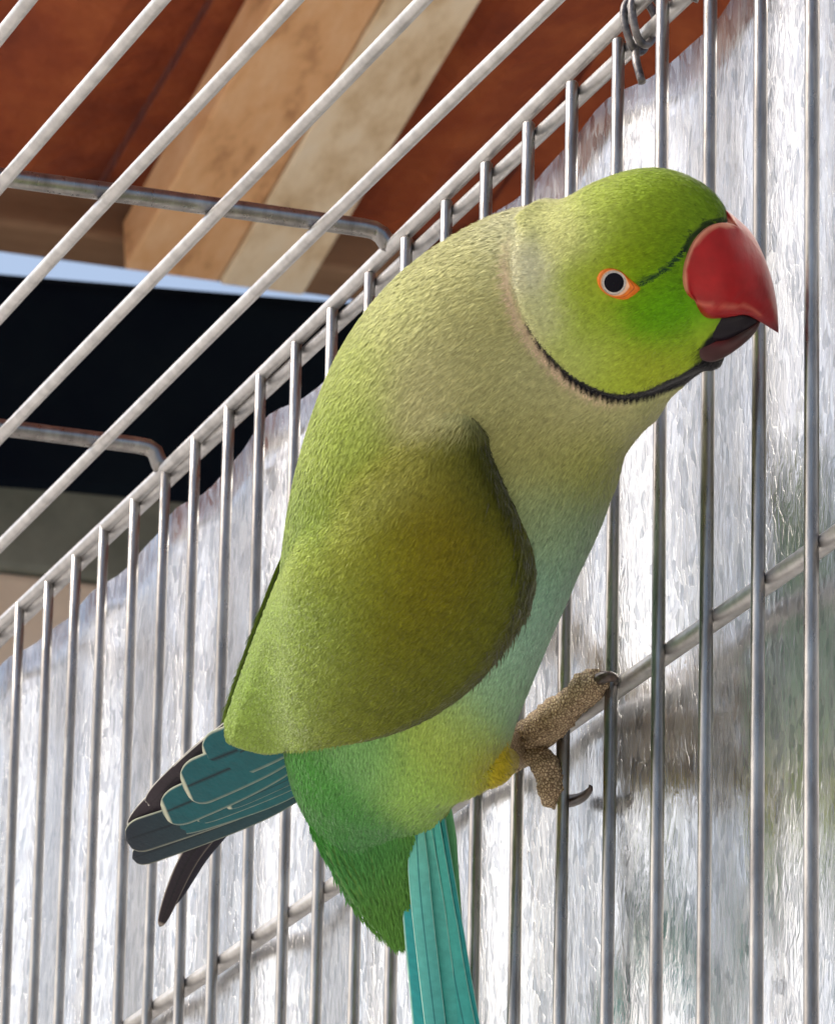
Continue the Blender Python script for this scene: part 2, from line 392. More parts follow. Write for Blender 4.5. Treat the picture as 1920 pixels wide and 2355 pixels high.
for k in range(NS-1):
    for j in range(NT):
        j2 = (j+1) % NT; Fc.append((k*NT+j, (k+1)*NT+j, (k+1)*NT+j2, k*NT+j2))
for j in range(NT):
    j2 = (j+1) % NT; Fc.append((NS*NT, j, j2)); Fc.append((NS*NT+1, (NS-1)*NT+j2, (NS-1)*NT+j))
def nearpx(P):
    z = (P-PO)@NB; Pn = P-np.outer(np.minimum(z, 0)*2, NB)
    return px(Pn)
def segdist(p, poly):
    """distance to a polyline, parameter along it (0..n-1), signed side"""
    poly = np.asarray(poly, float); best = np.full(len(p), 1e9); par = np.zeros(len(p)); side = np.zeros(len(p))
    for i in range(len(poly)-1):
        a, b = poly[i], poly[i+1]; d = b-a; t = np.clip(((p-a)@d)/(d@d), 0, 1); q = a+t[:, None]*d; ds = np.linalg.norm(p-q, axis=1)
        m = ds < best; best[m] = ds[m]; par[m] = i+t[m]; cx = d[0]*(p[:, 1]-a[1])-d[1]*(p[:, 0]-a[0]); side[m] = np.sign(cx)[m]
    return best, par, side
COLLAR = [(1075, 470), (1063, 545), (1070, 610), (1100, 685), (1150, 752), (1210, 802), (1278, 827), (1340, 821), (1400, 797), (1458, 772)]
COLLAR = cr(COLLAR, 40)
def normals(V, Fc):
    me_ = mesh('tmp', V, Fc); nn = np.zeros(len(V)*3, np.float32); me_.vertices.foreach_get('normal', nn); bpy.data.meshes.remove(me_)
    return nn.reshape(-1, 3)
Nn = normals(V, Fc)
if ((V-V.mean(0))*Nn).sum() < 0:
    Fc = [f[::-1] for f in Fc]; Nn = -Nn
p2 = nearpx(V); dcol, tcol, scol = segdist(p2, COLLAR)
sg = -scol*dcol                      # >0 on the head side
if sg[np.argmin(np.linalg.norm(p2-[1300, 640], axis=1))] < 0: sg = -sg
wt = np.clip((p2[:, 0]-1040)/60, 0, 1)
disp = wt*(9*np.exp(-((sg-26)/24)**2)-9*np.exp(-((sg+6)/12)**2))
cheek = 10*np.exp(-(((p2-[1330, 720])/[110, 80])**2).sum(1)); brow = 6*np.exp(-(((p2-[1330, 520])/[90, 30])**2).sum(1))
eyep = -7*np.exp(-(((p2-[1285, 586])/[46, 34])**2).sum(1))
breast = 5*np.sin(p2[:, 0]*.018+p2[:, 1]*.011)*np.exp(-(((p2-[1180, 950])/[120, 200])**2).sum(1))
V = V+Nn*((disp+cheek+brow+eyep+breast)*PXM)[:, None]
Nn = normals(V, Fc)
# flow direction of the feathers: from the beak towards the tail
Tn = np.zeros_like(V); G = V[:NS*NT].reshape(NS, NT, 3); Tn[:NS*NT] = np.gradient(G, axis=0).reshape(-1, 3); Tn[-2:] = Tn[0]
Tn /= np.linalg.norm(Tn, axis=1)[:, None]+1e-12

def rbf(p, pts):
    W = np.zeros(len(p)); C = np.zeros((len(p), 3))
    for (u, v, s, c) in pts:
        w = np.exp(-((p[:, 0]-u)**2+(p[:, 1]-v)**2)/(2*s*s))+1e-12
        W += w; C += w[:, None]*s2l(c)
    return np.clip(C/W[:, None]*np.array([1.13, 1.01, .92]), 0, .85)
def sm(x, a, b):
    t = np.clip((x-a)/(b-a), 0, 1); return t*t*(3-2*t)
def mix(C, c, w): return C*(1-w[:, None])+np.asarray(c)*w[:, None]
HEADC = [(1380, 400, 50, (132, 165, 45)), (1460, 440, 40, (95, 135, 25)), (1270, 430, 50, (150, 175, 70)), (1180, 480, 45, (180, 192, 130)), (1100, 560, 35, (196, 204, 175)),
 (1130, 650, 40, (188, 200, 150)), (1200, 740, 45, (172, 192, 110)), (1280, 780, 45, (160, 188, 62)), (1380, 770, 45, (165, 190, 55)), (1440, 730, 35, (150, 185, 50)),
 (1400, 660, 40, (92, 170, 8)), (1350, 620, 45, (100, 165, 5)), (1300, 540, 50, (128, 160, 15)), (1400, 500, 50, (92, 135, 10)), (1440, 560, 30, (80, 140, 10)), (1220, 600, 45, (145, 172, 50)), (1240, 680, 40, (138, 172, 45)), (1360, 450, 40, (120, 152, 15))]
BODYC = [(1080, 480, 60, (190, 198, 150)), (950, 560, 70, (180, 188, 125)), (830, 640, 60, (178, 190, 118)), (740, 760, 60, (160, 180, 90)), (680, 900, 60, (145, 170, 70)), (1000, 620, 70, (168, 172, 108)),
 (900, 760, 70, (178, 182, 125)), (1000, 760, 70, (162, 168, 105)), (1120, 780, 60, (165, 172, 118)), (1220, 860, 60, (180, 186, 130)), (1330, 860, 50, (185, 195, 130)), (1120, 900, 70, (152, 158, 92)), (1200, 950, 60, (152, 160, 80)),
 (1250, 960, 50, (150, 165, 70)), (1150, 1060, 60, (142, 165, 110)), (1200, 1100, 60, (135, 175, 135)), (1160, 1220, 60, (140, 190, 155)), (1100, 1330, 60, (150, 200, 165)), (1040, 1440, 60, (150, 200, 150)),
 (960, 1510, 50, (160, 195, 95)), (900, 1560, 50, (165, 195, 80)), (860, 1620, 45, (150, 200, 90)), (1030, 1590, 30, (190, 180, 40)), (990, 1560, 40, (165, 190, 70)), (780, 1580, 50, (120, 180, 100)), (700, 1680, 50, (70, 145, 60)), (760, 1780, 50, (75, 140, 75)), (640, 1650, 40, (70, 150, 50)), (820, 1850, 50, (90, 140, 60)),
 (620, 1100, 60, (125, 155, 55)), (600, 1300, 60, (120, 155, 65)), (860, 1100, 90, (120, 125, 20))]
def bodycol(p):
    C = rbf(p, BODYC)*np.array([.95, .97, 1.15]); H = rbf(p, HEADC)
    d, t, s = segdist(p, COLLAR)
    return C, H
def paint(P, jitter=0.):
    p = nearpx(P)
    if jitter: p = p+rng.normal(0, jitter, p.shape)
    C, H = bodycol(p); d, t, s = segdist(p, COLLAR); sgn = -s*d
    q = np.array([[1300., 640.]]); _, _, s0 = segdist(q, COLLAR)
    if -s0[0] < 0: sgn = -sgn
    hw = sm(sgn, -6, 8)*sm(p[:, 0], 1030, 1075)
    C = C*(1-hw[:, None])+H*hw[:, None]
    tt = t/39.                                                        # 0 nape .. 1 chin
    bw = np.interp(tt, [.30, .42, .6, .8, .93, 1], [0, 5.0, 10, 10.5, 12, 20])    # black ring half width
    C = mix(C, s2l((222, 190, 165)), .75*np.exp(-((sgn+11)/9)**2)*np.interp(tt, [.02, .15, .5, .62, .75], [0, .8, 1, .8, 0])*(p[:, 0] > 1030))
    C = mix(C, s2l((12, 12, 22)), sm(bw+2-d, 0, 3)*(bw > .5))
    # black chin
    dch, _, _ = segdist(p, [(1452, 776), (1480, 745), (1500, 722)])
    C = mix(C, s2l((10, 10, 18)), sm(38-dch, 0, 7)*sm(p[:, 0], 1440, 1466))
    # dark line from the eye to the beak and round the top of the beak
    dl, tl, _ = segdist(p, [(1332, 588), (1362, 576), (1390, 556), (1424, 520)])
    C = mix(C, s2l((14, 48, 36)), sm(7.5-dl, 0, 4)*.95)
    db, _, _ = segdist(p, [(1424, 520), (1440, 490), (1468, 466), (1500, 458), (1530, 470)])
    C = mix(C, s2l((18, 36, 28)), sm(9-db, 0, 5)*.9)
    return C
body = bpart('body', V, Fc, M_PLUME, paint(V))
bvh = BVHTree.FromPolygons([tuple(v) for v in V], Fc)
def cast(u, v, tree=None):
    d = ray(u, v); d = d/np.linalg.norm(d); h = (tree or bvh).ray_cast(Vector(CAM), Vector(d))
    return None if h[0] is None else (np.array(h[0]), np.array(h[1]))
print('closest body X to wall:', V[:, 0].max())

# ---- wings: shells that follow the body and stand proud of it along the front and lower edge
WROW = np.array([(945, 832, 965, 842), (862, 860, 1000, 890), (792, 910, 1022, 950), (732, 960, 1052, 1020), (684, 1012, 1086, 1090), (646, 1072, 1110, 1160), (607, 1140, 1113, 1225),
 (574, 1210, 1092, 1288), (546, 1280, 1052, 1352), (520, 1350, 992, 1422), (495, 1420, 925, 1474), (475, 1480, 850, 1513), (465, 1518, 772, 1537), (472, 1545, 690, 1550), (515, 1561, 610, 1557)], float)
NR, NC = 130, 90
W = cr(WROW, NR); uv = np.zeros((NR, NC, 2)); dep = np.full((NR, NC), np.nan)
for i in range(NR):
    s = np.linspace(0, 1, NC); uv[i, :, 0] = W[i, 0]+(W[i, 2]-W[i, 0])*s; uv[i, :, 1] = W[i, 1]+(W[i, 3]-W[i, 1])*s
    bulge = np.sin(s*np.pi)*np.interp(i/NR, [0, .5, 1], [0, 0, 10]); uv[i, :, 1] += bulge
    for j in range(NC):
        h = cast(*uv[i, j])
        if h is not None: dep[i, j] = (h[0]-PO)@NB/PXM
# height above the mid plane; fill what overhangs the body
ok = ~np.isnan(dep); H = np.where(ok, dep, 0.)
H[:, 0][~ok[:, 0]] = 22
for it in range(900):
    Hn = H.copy(); Hn[1:-1, 1:-1] = (H[2:, 1:-1]+H[:-2, 1:-1]+H[1:-1, 2:]+H[1:-1, :-2])/4
    Hn[-1, 1:-1] = (H[-2, 1:-1]*2+H[-1, 2:]+H[-1, :-2])/4
    H = np.where(ok, dep, Hn)
    H[:, 0] = np.where(ok[:, 0], dep[:, 0], 22)
ok2 = H.copy()
for it in range(40):   # soften the wing a little against the body
    Hn = H.copy(); Hn[1:-1, 1:-1] = (H[2:, 1:-1]+H[:-2, 1:-1]+H[1:-1, 2:]+H[1:-1, :-2])/4; H = np.maximum(Hn, ok2) if it > 30 else Hn
H = np.maximum(H, ok2)
ii, jj = np.meshgrid(np.arange(NR)/(NR-1), np.arange(NC)/(NC-1), indexing='ij')
wid = np.linalg.norm(W[:, 2:]-W[:, :2], axis=1)[:, None]
dR = (1-jj)*wid; dL = jj*wid; dB = (1-ii)*760; dT = ii*760
prof = sm(dR, -14, 34)*sm(dB, -14, 34)*sm(dT, -5, 60)
prof *= sm(dL, 0, 170)*(1-sm(ii, .35, .5))+sm(dL, -14, 30)*sm(ii, .35, .5)
H = H+30*prof+3*prof*np.sin(uv[..., 0]*.02+uv[..., 1]*.013)-4*(1-prof)
def shell(uv, H, thick=10):
    top = np.array([[Q(uv[i, j, 0], uv[i, j, 1], H[i, j]) for j in range(NC)] for i in range(NR)])
    bot = top-NB*(thick*PXM)
    V = np.concatenate([top.reshape(-1, 3), bot.reshape(-1, 3)]); n = NR*NC; F = []
    for i in range(NR-1):
        for j in range(NC-1):
            a = i*NC+j; F.append((a, a+NC, a+NC+1, a+1)); F.append((a+n, a+n+1, a+n+NC+1, a+n+NC))
    ring = [j for j in range(NC)]+[i*NC+NC-1 for i in range(1, NR)]+[(NR-1)*NC+j for j in range(NC-2, -1, -1)]+[i*NC for i in range(NR-2, 0, -1)]
    for k in range(len(ring)):
        a, b = ring[k], ring[(k+1) % len(ring)]; F.append((a, b, b+n, a+n))
    return V, F, top
WV, WF, WTOP = shell(uv, H)
nw = normals(WV, WF)
if (nw[:NR*NC]@NB).sum() < 0: WF = [f[::-1] for f in WF]; nw = -nw
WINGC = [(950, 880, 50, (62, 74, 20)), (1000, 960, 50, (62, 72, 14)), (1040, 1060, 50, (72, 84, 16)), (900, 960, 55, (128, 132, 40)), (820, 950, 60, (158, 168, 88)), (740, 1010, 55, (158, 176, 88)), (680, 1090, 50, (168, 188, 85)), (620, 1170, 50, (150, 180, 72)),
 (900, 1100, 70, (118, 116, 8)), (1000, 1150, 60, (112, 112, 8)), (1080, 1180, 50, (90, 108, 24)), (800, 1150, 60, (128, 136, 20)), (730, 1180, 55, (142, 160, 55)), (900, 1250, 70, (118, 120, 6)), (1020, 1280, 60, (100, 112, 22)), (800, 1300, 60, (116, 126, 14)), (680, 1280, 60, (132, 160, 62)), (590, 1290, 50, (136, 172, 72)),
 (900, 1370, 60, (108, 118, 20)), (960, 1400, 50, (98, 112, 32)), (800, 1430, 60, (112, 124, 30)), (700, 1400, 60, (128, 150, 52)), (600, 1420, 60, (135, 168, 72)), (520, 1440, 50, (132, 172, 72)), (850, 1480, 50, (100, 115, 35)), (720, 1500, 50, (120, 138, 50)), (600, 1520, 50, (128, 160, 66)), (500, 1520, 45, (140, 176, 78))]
def wpaint(P, jitter=0.):
    p = nearpx(P)
    if jitter: p = p+rng.normal(0, jitter, p.shape)
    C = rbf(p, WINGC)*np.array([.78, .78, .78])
    Cb = rbf(p, BODYC)*np.array([.95, .97, 1.15])
    d, t, s = segdist(p, W[:70, :2])      # blends into the mantle along the back
    k = sm(d, 10, 110); k = np.maximum(k, sm(p[:, 1], 1080, 1200))
    return C*k[:, None]+Cb*(1-k)[:, None]
def mirror(V, shift=0.):
    z = (V-PO)@NB; M = V-np.outer(2*z, NB); return M+RIGHT*shift*PXM
wcol = wpaint(WV)
wing = bpart('wing', WV, WF, M_PLUME, wcol)
wing_far = bpart('wing', mirror(WV, -13), [f[::-1] for f in WF], M_PLUME, wcol)
wtan = np.gradient(WTOP, axis=0).reshape(-1, 3)*.65-np.gradient(WTOP, axis=1).reshape(-1, 3)*.45*(NR/NC)
axis = Q(560, 1560, 60)-Q(960, 850, 200); axis /= np.linalg.norm(axis)
wtan = wtan/(np.linalg.norm(wtan, axis=1)[:, None]+1e-12)+axis*1.2; wtan /= np.linalg.norm(wtan, axis=1)[:, None]

# ---- plumage: short barbs combed from the beak to the tail
def sample(V, Fc, N, wfun=None):
    F3 = []
    for f in Fc:
        F3.append(f[:3])
        if len(f) == 4: F3.append((f[0], f[2], f[3]))
    F3 = np.array(F3); a, b, c = V[F3[:, 0]], V[F3[:, 1]], V[F3[:, 2]]
    ar = np.linalg.norm(np.cross(b-a, c-a), axis=1)
    if wfun is not None: ar = ar*wfun((a+b+c)/3)
    t = rng.choice(len(F3), N, p=ar/ar.sum()); r1 = np.sqrt(rng.random(N)); r2 = rng.random(N)
    w = np.stack([1-r1, r1*(1-r2), r1*r2], 1)
    return F3[t], w
def interp(A, T, w): return (A[T]*w[..., None]).sum(1)
def barbs(name, P, N, T, C, length, width, lift, parent):
    n = len(P); T = T-N*(T*N).sum(1)[:, None]; T += rng.normal(0, .16, T.shape); T -= N*(T*N).sum(1)[:, None]; T /= np.linalg.norm(T, axis=1)[:, None]
    S_ = np.cross(N, T); L = (length*rng.uniform(.6, 1.25, n))[:, None]; w = (width*rng.uniform(.6, 1.4, n))[:, None]
    lf = (lift*rng.uniform(.2, 1.6, n))[:, None]
    base = P-N*.00012; mid = P+T*L*.5+N*lf*.7; tip = P+T*L+N*lf*.55
    X = np.stack([base-S_*w*.45, base+S_*w*.45, mid-S_*w*.5, mid+S_*w*.5, tip], 1).reshape(-1, 3)
    k = np.arange(n)*5
    tri = np.stack([np.stack([k, k+3, k+1], 1), np.stack([k, k+2, k+3], 1), np.stack([k+2, k+4, k+3], 1)], 1).reshape(-1, 3)
    me_ = bpy.data.meshes.new(name); me_.vertices.add(len(X)); me_.vertices.foreach_set('co', X.ravel().astype(np.float32))
    me_.loops.add(len(tri)*3); me_.loops.foreach_set('vertex_index', tri.ravel().astype(np.int32))
    me_.polygons.add(len(tri)); me_.polygons.foreach_set('loop_start', np.arange(0, len(tri)*3, 3, dtype=np.int32)); me_.update(calc_edges=True)
    me_.polygons.foreach_set('use_smooth', [True]*len(tri))
    Nv = N+S_*rng.normal(0, .15, n)[:, None]+T*rng.normal(0, .11, n)[:, None]; Nv /= np.linalg.norm(Nv, axis=1)[:, None]
    me_.normals_split_custom_set_from_vertices(np.repeat(Nv, 5, 0).tolist())
    sh_ = np.array([.86, .86, 1, 1, 1.10]); cc = (C*rng.normal(1, .09, n)[:, None])[:, None, :]*sh_[None, :, None]
    setcol(me_, np.clip(cc, 0, 1).reshape(-1, 3))
    o = link(name, me_, M_PLUME, parent); o['kind'] = 'stuff'
    o.matrix_parent_inverse = BI if parent is bird else Matrix.Identity(4)
    return o
def headw(P):
    p = nearpx(P); near = ((P-PO)@NB) > -40*PXM
    k = np.where(p[:, 0] > 1060, 1.6, 1.0); k = np.where((p[:, 0] > 1418) & (p[:, 1] > 468) & (p[:, 1] < 720) & (p[:, 0] > 1418+.25*(np.abs(p[:, 1]-570))), 0, k)
    e = (((p-[1284, 588])/[48, 38])**2).sum(1) < 1; k = np.where(e, 0, k)
    return k*np.where(near, 1, .3)
T, w_ = sample(V, Fc, 125000, headw)
P = interp(V, T, w_); Nq = interp(Nn, T, w_); Nq /= np.linalg.norm(Nq, axis=1)[:, None]; Tq = interp(Tn, T, w_)
pp = nearpx(P); hd = sm(pp[:, 0], 1040, 1120)*sm(900-pp[:, 1], 0, 80)
dcl = segdist(pp, COLLAR)[0]; Lb = (34-16*hd)*PXM*(1-.75*np.exp(-(dcl/20)**2))
pc_ = paint(P, .6); Lb = Lb*np.where(pc_.sum(1) < .12, .35, 1)
barbs('plumage', P, Nq, Tq, pc_, Lb*.88, 2.6*PXM, (3.2-1.6*hd)*PXM, bird)
T, w_ = sample(WV[:NR*NC], [f for f in WF if max(f) < NR*NC], 60000)
P = interp(WV, T, w_); Nq = interp(nw, T, w_); Nq /= np.linalg.norm(Nq, axis=1)[:, None]; Tq = interp(wtan, T, w_)
pw = nearpx(P); left = sm(640-pw[:, 0], 0, 60)
rel = pw+rng.normal(0, 5, pw.shape)-np.array([950., 860.]); av = np.array([-.50, .866]); al = (rel@av)/58; ac = (rel@np.array([.866, .50]))/62
ac = ac+.5*(np.floor(al) % 2); ph_ = (al-.42*(1-np.abs(2*(ac % 1)-1)**2)) % 1
scal = 1+(ph_-.5)*.18*sm(pw[:, 1], 1000, 1350)+np.where(ph_ > .90, .07, 0)*sm(pw[:, 1], 1050, 1350)
barbs('plumage', P, Nq, Tq, wpaint(P, 5.0)*scal[:, None], (30-12*left)*PXM, 2.7*PXM, (3.6-2.0*left)*PXM, bird)
# loose dark fringe along the front edge of the wing
nf = 1500; fi = (rng.beta(1.6, 2.2, nf)*(NR*.62)+4).astype(int); fj = (NC-1-np.abs(rng.normal(0, 3.2, nf)).astype(int)-1); fk = fi*NC+np.clip(fj, 0, NC-1)
fP = WV[fk]+rng.normal(0, 2*PXM, (nf, 3)); fT = np.tile(Q(1120, 1150, 0)-Q(1050, 1030, 0), (nf, 1)); fT /= np.linalg.norm(fT, axis=1)[:, None]; fT += rng.normal(0, .22, fT.shape)
barbs('plumage', fP, nw[fk]*.6+RIGHT*.4, fT, wpaint(fP, 6)*rng.uniform(.45, 1.0, (nf, 1)), 46*PXM, 4.2*PXM, 5*PXM, bird)
T2, w2 = T[:9000], w_[:9000]
WM = mirror(WV, -13); nm_ = nw-np.outer(2*(nw@NB), NB); tm_ = wtan-np.outer(2*(wtan@NB), NB)
P = interp(WM, T2, w2); Nq = interp(nm_, T2, w2); Nq /= np.linalg.norm(Nq, axis=1)[:, None]
barbs('plumage', P, Nq, interp(tm_, T2, w2), wpaint(P, 5.0), 30*PXM, 3.5*PXM, 3*PXM, bird)

# ---- single long feathers
def feather(name, pts, width, z0, z1, col, edge, shaft, tipround=.35, camber=5., edgew=.12, nl=36, nc=11, parent=None, widthfun=None, asym=0., mirrored=False, shade=None):
    """pts: shaft in picture units root->tip; z0,z1: height above the mid plane at root and tip"""
    P2 = cr(pts, nl); V = []; C = []
    T = np.gradient(P2, axis=0); T /= np.linalg.norm(T, axis=1)[:, None]; Nl = np.stack([-T[:, 1], T[:, 0]], 1)
    for k in range(nl):
        t = k/(nl-1)
        if widthfun: hw = widthfun(t)*width
        else:
            hw = width*min(1, .55+t*1.2)
            if t > 1-tipround: hw *= math.sqrt(max(0, 1-((t-(1-tipround))/tipround)**2))*.98+.02
        zc = z0+(z1-z0)*t
        for j in range(nc):
            s = j/(nc-1)*2-1; q = P2[k]+Nl[k]*hw*(s+asym*(1-s*s))
            V.append(Q(q[0], q[1], zc+camber*(1-s*s)*min(1, hw/width)+.6*math.sin(t*40+s*9)*.3))
            cc = s2l(col)
            if shade is not None: cc = cc*(1-t)+s2l(shade)*t
            if hw > 1.5:
                if abs(s) < .07: cc = s2l(shaft)
                if s > 1-edgew*2 or (t > .965 and tipround > .11): cc = s2l(edge)
                elif s < -1+edgew*.9: cc = s2l(edge)*.5+cc*.5
            C.append(cc)
    V = np.array(V); n = len(V); Vb = V-NB*(1.2*PXM); F = []
    for k in range(nl-1):
        for j in range(nc-1):
            a = k*nc+j; F.append((a, a+nc, a+nc+1, a+1)); F.append((a+n, a+n+1, a+n+nc+1, a+n+nc))
    ring = [j for j in range(nc)]+[i*nc+nc-1 for i in range(1, nl)]+[(nl-1)*nc+j for j in range(nc-2, -1, -1)]+[i*nc for i in range(nl-2, 0, -1)]
    for k in range(len(ring)):
        a, b = ring[k], ring[(k+1) % len(ring)]; F.append((a, b, b+n, a+n))
    VV = np.concatenate([V, Vb])
    if mirrored: VV = mirror(VV, -20)
    return bpart(name, VV, F, M_FEATHER, np.concatenate([C, C]), parent)
TEAL, TEALD, EDGE, SH = (8, 104, 108), (30, 40, 52), (196, 200, 176), (8, 30, 40)
# folded primaries and secondaries, outermost (lowest) first; later ones lie on top
PRIM = [  # root, mid, tip, half width
 ((760, 1535), (560, 1675), (275, 1786), 24), ((740, 1525), (540, 1648), (262, 1748), 36), ((750, 1536), (580, 1645), (352, 1722), 26), ((752, 1537), (600, 1625), (400, 1705), 20),
 ((700, 1500), (520, 1610), (338, 1692), 42), ((755, 1538), (650, 1598), (470, 1680), 12), ((680, 1480), (540, 1568), (381, 1640), 50), ((660, 1460), (560, 1530), (428, 1586), 56), ((660, 1470), (590, 1520), (479, 1574), 30)]
for k, (a, m, b, hw) in enumerate(PRIM):
    feather('flight_feather', [a, m, b], hw, 16+k*5, -14+k*5, TEAL if k > 1 else (14, 84, 90), EDGE, SH, tipround=.10 if k < 2 else .17, camber=2.5, edgew=.035, nc=19, nl=60, shade=TEALD if k < 2 else (10, 84, 92))
for k, (a, m, b, hw) in enumerate([((600, 1455), (440, 1566), (268, 1726), 25), ((600, 1450), (440, 1552), (305, 1680), 24), ((600, 1445), (470, 1530), (352, 1632), 24)]):   # upper edge, brownish leading vane
    feather('flight_feather', [a, m, b], hw, 6+k*3, -18+k*4, (58, 52, 58), (228, 224, 214), (40, 36, 44), tipround=.2, camber=2, edgew=.045, nc=19, nl=50, shade=(50, 42, 50))
# tip of the far wing
feather('flight_feather', [(520, 1640), (400, 1775), (332, 1928)], 20, -60, -40, (16, 18, 40), (150, 140, 130), (8, 8, 20), tipround=.6, camber=4, edgew=.06, shade=(30, 18, 26))
feather('flight_feather', [(540, 1640), (420, 1770), (352, 1885)], 20, -66, -50, (12, 12, 34), (60, 60, 70), (8, 8, 20), tipround=.4, camber=4, edgew=.05)
# tail: long graduated feathers, green upper coverts
def tw(t): return min(1, .45+t*1.5)*(1 if t < .8 else math.sqrt(max(0.0004, 1-((t-.8)/.2)**2)))
TA, TB_ = (100, 196, 176), (34, 156, 156)
TAIL = [((880, 1660), (905, 2020), (985, 2700), 50, 8, TB_), ((900, 1650), (938, 2050), (1070, 2850), 36, 2, (40, 140, 140)), ((864, 1700), (892, 2050), (990, 3050), 42, 30, (40, 165, 165)),
 ((872, 1670), (915, 2040), (1040, 2900), 30, 44, TA), ((895, 1670), (950, 2060), (1080, 2650), 24, 40, (84, 190, 172)), ((866, 1690), (878, 1900), (950, 2500), 22, 52, (120, 205, 184)), ((912, 1680), (972, 2080), (1095, 2700), 16, 30, (40, 150, 145))]
for (a, m, b, hw, z, c) in TAIL:
    feather('tail_feather', [a, m, b], hw, z, z*.3+150, c, (176, 220, 200), (20, 112, 116), widthfun=tw, camber=6, edgew=.05, nl=50, nc=19, shade=(24, 146, 152))
feather('tail_feather', [(908, 1620), (918, 1820), (950, 2250)], 36, -8, 40, (92, 168, 110), (120, 170, 120), (60, 120, 80), widthfun=tw, camber=5, edgew=.05)
for (a, m, b, hw, z, c) in [((700, 1640), (745, 1780), (838, 1950), 62, 38, (72, 140, 62)), ((760, 1640), (800, 1790), (846, 1965), 55, 46, (80, 138, 70)), ((660, 1640), (700, 1745), (812, 1905), 40, 26, (62, 150, 60)), ((800, 1650), (825, 1780), (848, 1900), 40, 52, (92, 150, 80))]:
    fo = feather('tail_covert', [a, m, b], hw, z+40, z*.4+42, c, (105, 165, 85), (60, 115, 55), tipround=.5, camber=10, edgew=.05, shade=(95, 140, 50))

    fv = np.array([v.co for v in fo.data.vertices])[:36*11]; fd = Q(*b)-Q(*a); fd /= np.linalg.norm(fd)
    pick = rng.integers(0, 34*11, 3200); fp = fv[pick]+(fv[pick+11]-fv[pick])*rng.random((3200, 1))+rng.normal(0, 3*PXM, (3200, 3))*.5
    fp += NB*(.3*PXM); up = rbf(nearpx(fp), BODYC)*np.array([.8, .95, .9])
    barbs('plumage', fp, np.tile(NB, (3200, 1))+.25*np.tile(RIGHT, (3200, 1))*np.sign((fp-fv.mean(0))@RIGHT)[:, None]*0, np.tile(fd, (3200, 1)), up, 30*PXM, 2.6*PXM, 3*PXM, bird)
# ---- beak
def loftsec(sec, n, m, ztop=None, ex=.85):
    S_ = cr(np.array(sec, float), n); V = []; thh = np.linspace(0, 2*np.pi, m, endpoint=False)
    for s in S_:
        A, B = Q(s[0], s[1]), Q(s[2], s[3]); c = (A+B)/2; h = (B-A)/2
        ca, sa = np.cos(thh), np.sin(thh); cc = np.sign(ca)*np.abs(ca)**ex; ss = np.sign(sa)*np.abs(sa)**ex
        V.append(c-np.outer(cc, h)+np.outer(ss, NB)*(max(s[4], .3)*PXM))
    V = np.concatenate(V); F = []
    for k in range(n-1):
        for j in range(m):
            j2 = (j+1) % m; F.append((k*m+j, (k+1)*m+j, (k+1)*m+j2, k*m+j2))
    F.append(tuple(range(m))); F.append(tuple(range(n*m-1, (n-1)*m-1, -1)))
    return V, F, S_
UB = [(1552, 503, 1470, 632, 100), (1580, 545, 1512, 638, 80), (1602, 598, 1550, 634, 56), (1613, 640, 1580, 655, 34), (1617, 668, 1602, 676, 16), (1619, 690, 1616, 690, 2)]
LOOP = cr(np.array([(1524, 466), (1505, 461), (1482, 464), (1460, 477), (1440, 500), (1426, 530), (1419, 560), (1419, 588), (1427, 610), (1442, 624), (1462, 634)], float), 21)
zl_ = []
for k, (u, v) in enumerate(LOOP):
    h = cast(u, v); zl_.append(((h[0]-PO)@NB)/PXM if h is not None else 20.)
zl_ = np.array(zl_); zl_[0] = 0; zl_[-1] = 20
for _ in range(4): zl_[1:-1] = .25*zl_[:-2]+.5*zl_[1:-1]+.25*zl_[2:]
def baseloop(du, dv, lift):
    R_ = np.array([Q(u+du, v+dv, zl_[k]+lift*min(1., math.sin(math.pi*k/20)*2.0)) for k, (u, v) in enumerate(LOOP)])
    far_ = mirror(R_[1:-1])[::-1]; zf = (far_-PO)@NB
    return np.concatenate([R_, far_-np.outer(zf*.6, NB)])
rings = [baseloop(-2, 0, -10), baseloop(3, 2, 5), baseloop(14, 8, 9)]
thh = np.linspace(0, 2*np.pi, 40, endpoint=False)
for s_ in UB:
    A, B = Q(s_[0], s_[1]), Q(s_[2], s_[3]); ca, sa = np.cos(thh), np.sin(thh)
    rings.append((A+B)/2-np.outer(np.sign(ca)*np.abs(ca)**.9, (B-A)/2)+np.outer(np.sign(sa)*np.abs(sa)**.9, NB)*(s_[4]*PXM))
RG = cr(np.array(rings).reshape(len(rings), -1), 64).reshape(-1, 3); BV = RG; BF = []
for k in range(63):
    for j in range(40):
        j2 = (j+1) % 40; BF.append((k*40+j, (k+1)*40+j, (k+1)*40+j2, k*40+j2))
BF.append(tuple(range(39, -1, -1))); BF.append(tuple(range(63*40, 64*40)))
if (normals(BV, BF)*(BV-BV.mean(0))).sum() < 0: BF = [f[::-1] for f in BF]
pb = nearpx(BV)
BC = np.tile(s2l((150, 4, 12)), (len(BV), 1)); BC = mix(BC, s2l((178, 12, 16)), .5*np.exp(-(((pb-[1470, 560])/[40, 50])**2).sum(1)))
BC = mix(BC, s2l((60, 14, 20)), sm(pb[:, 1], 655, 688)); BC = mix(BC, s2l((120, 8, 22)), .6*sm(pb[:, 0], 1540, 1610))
dcer, _, _ = segdist(pb, [(1522, 466), (1490, 464), (1462, 480), (1434, 515), (1420, 560), (1424, 606)])
BC = mix(BC, s2l((206, 140, 112)), sm(10-dcer, 0, 7)*.8)
dlow, _, _ = segdist(pb, [(1432, 622), (1470, 634), (1512, 640), (1552, 634), (1580, 655)])
BC = mix(BC, s2l((200, 110, 90)), sm(6-dlow, 0, 5)*.55)
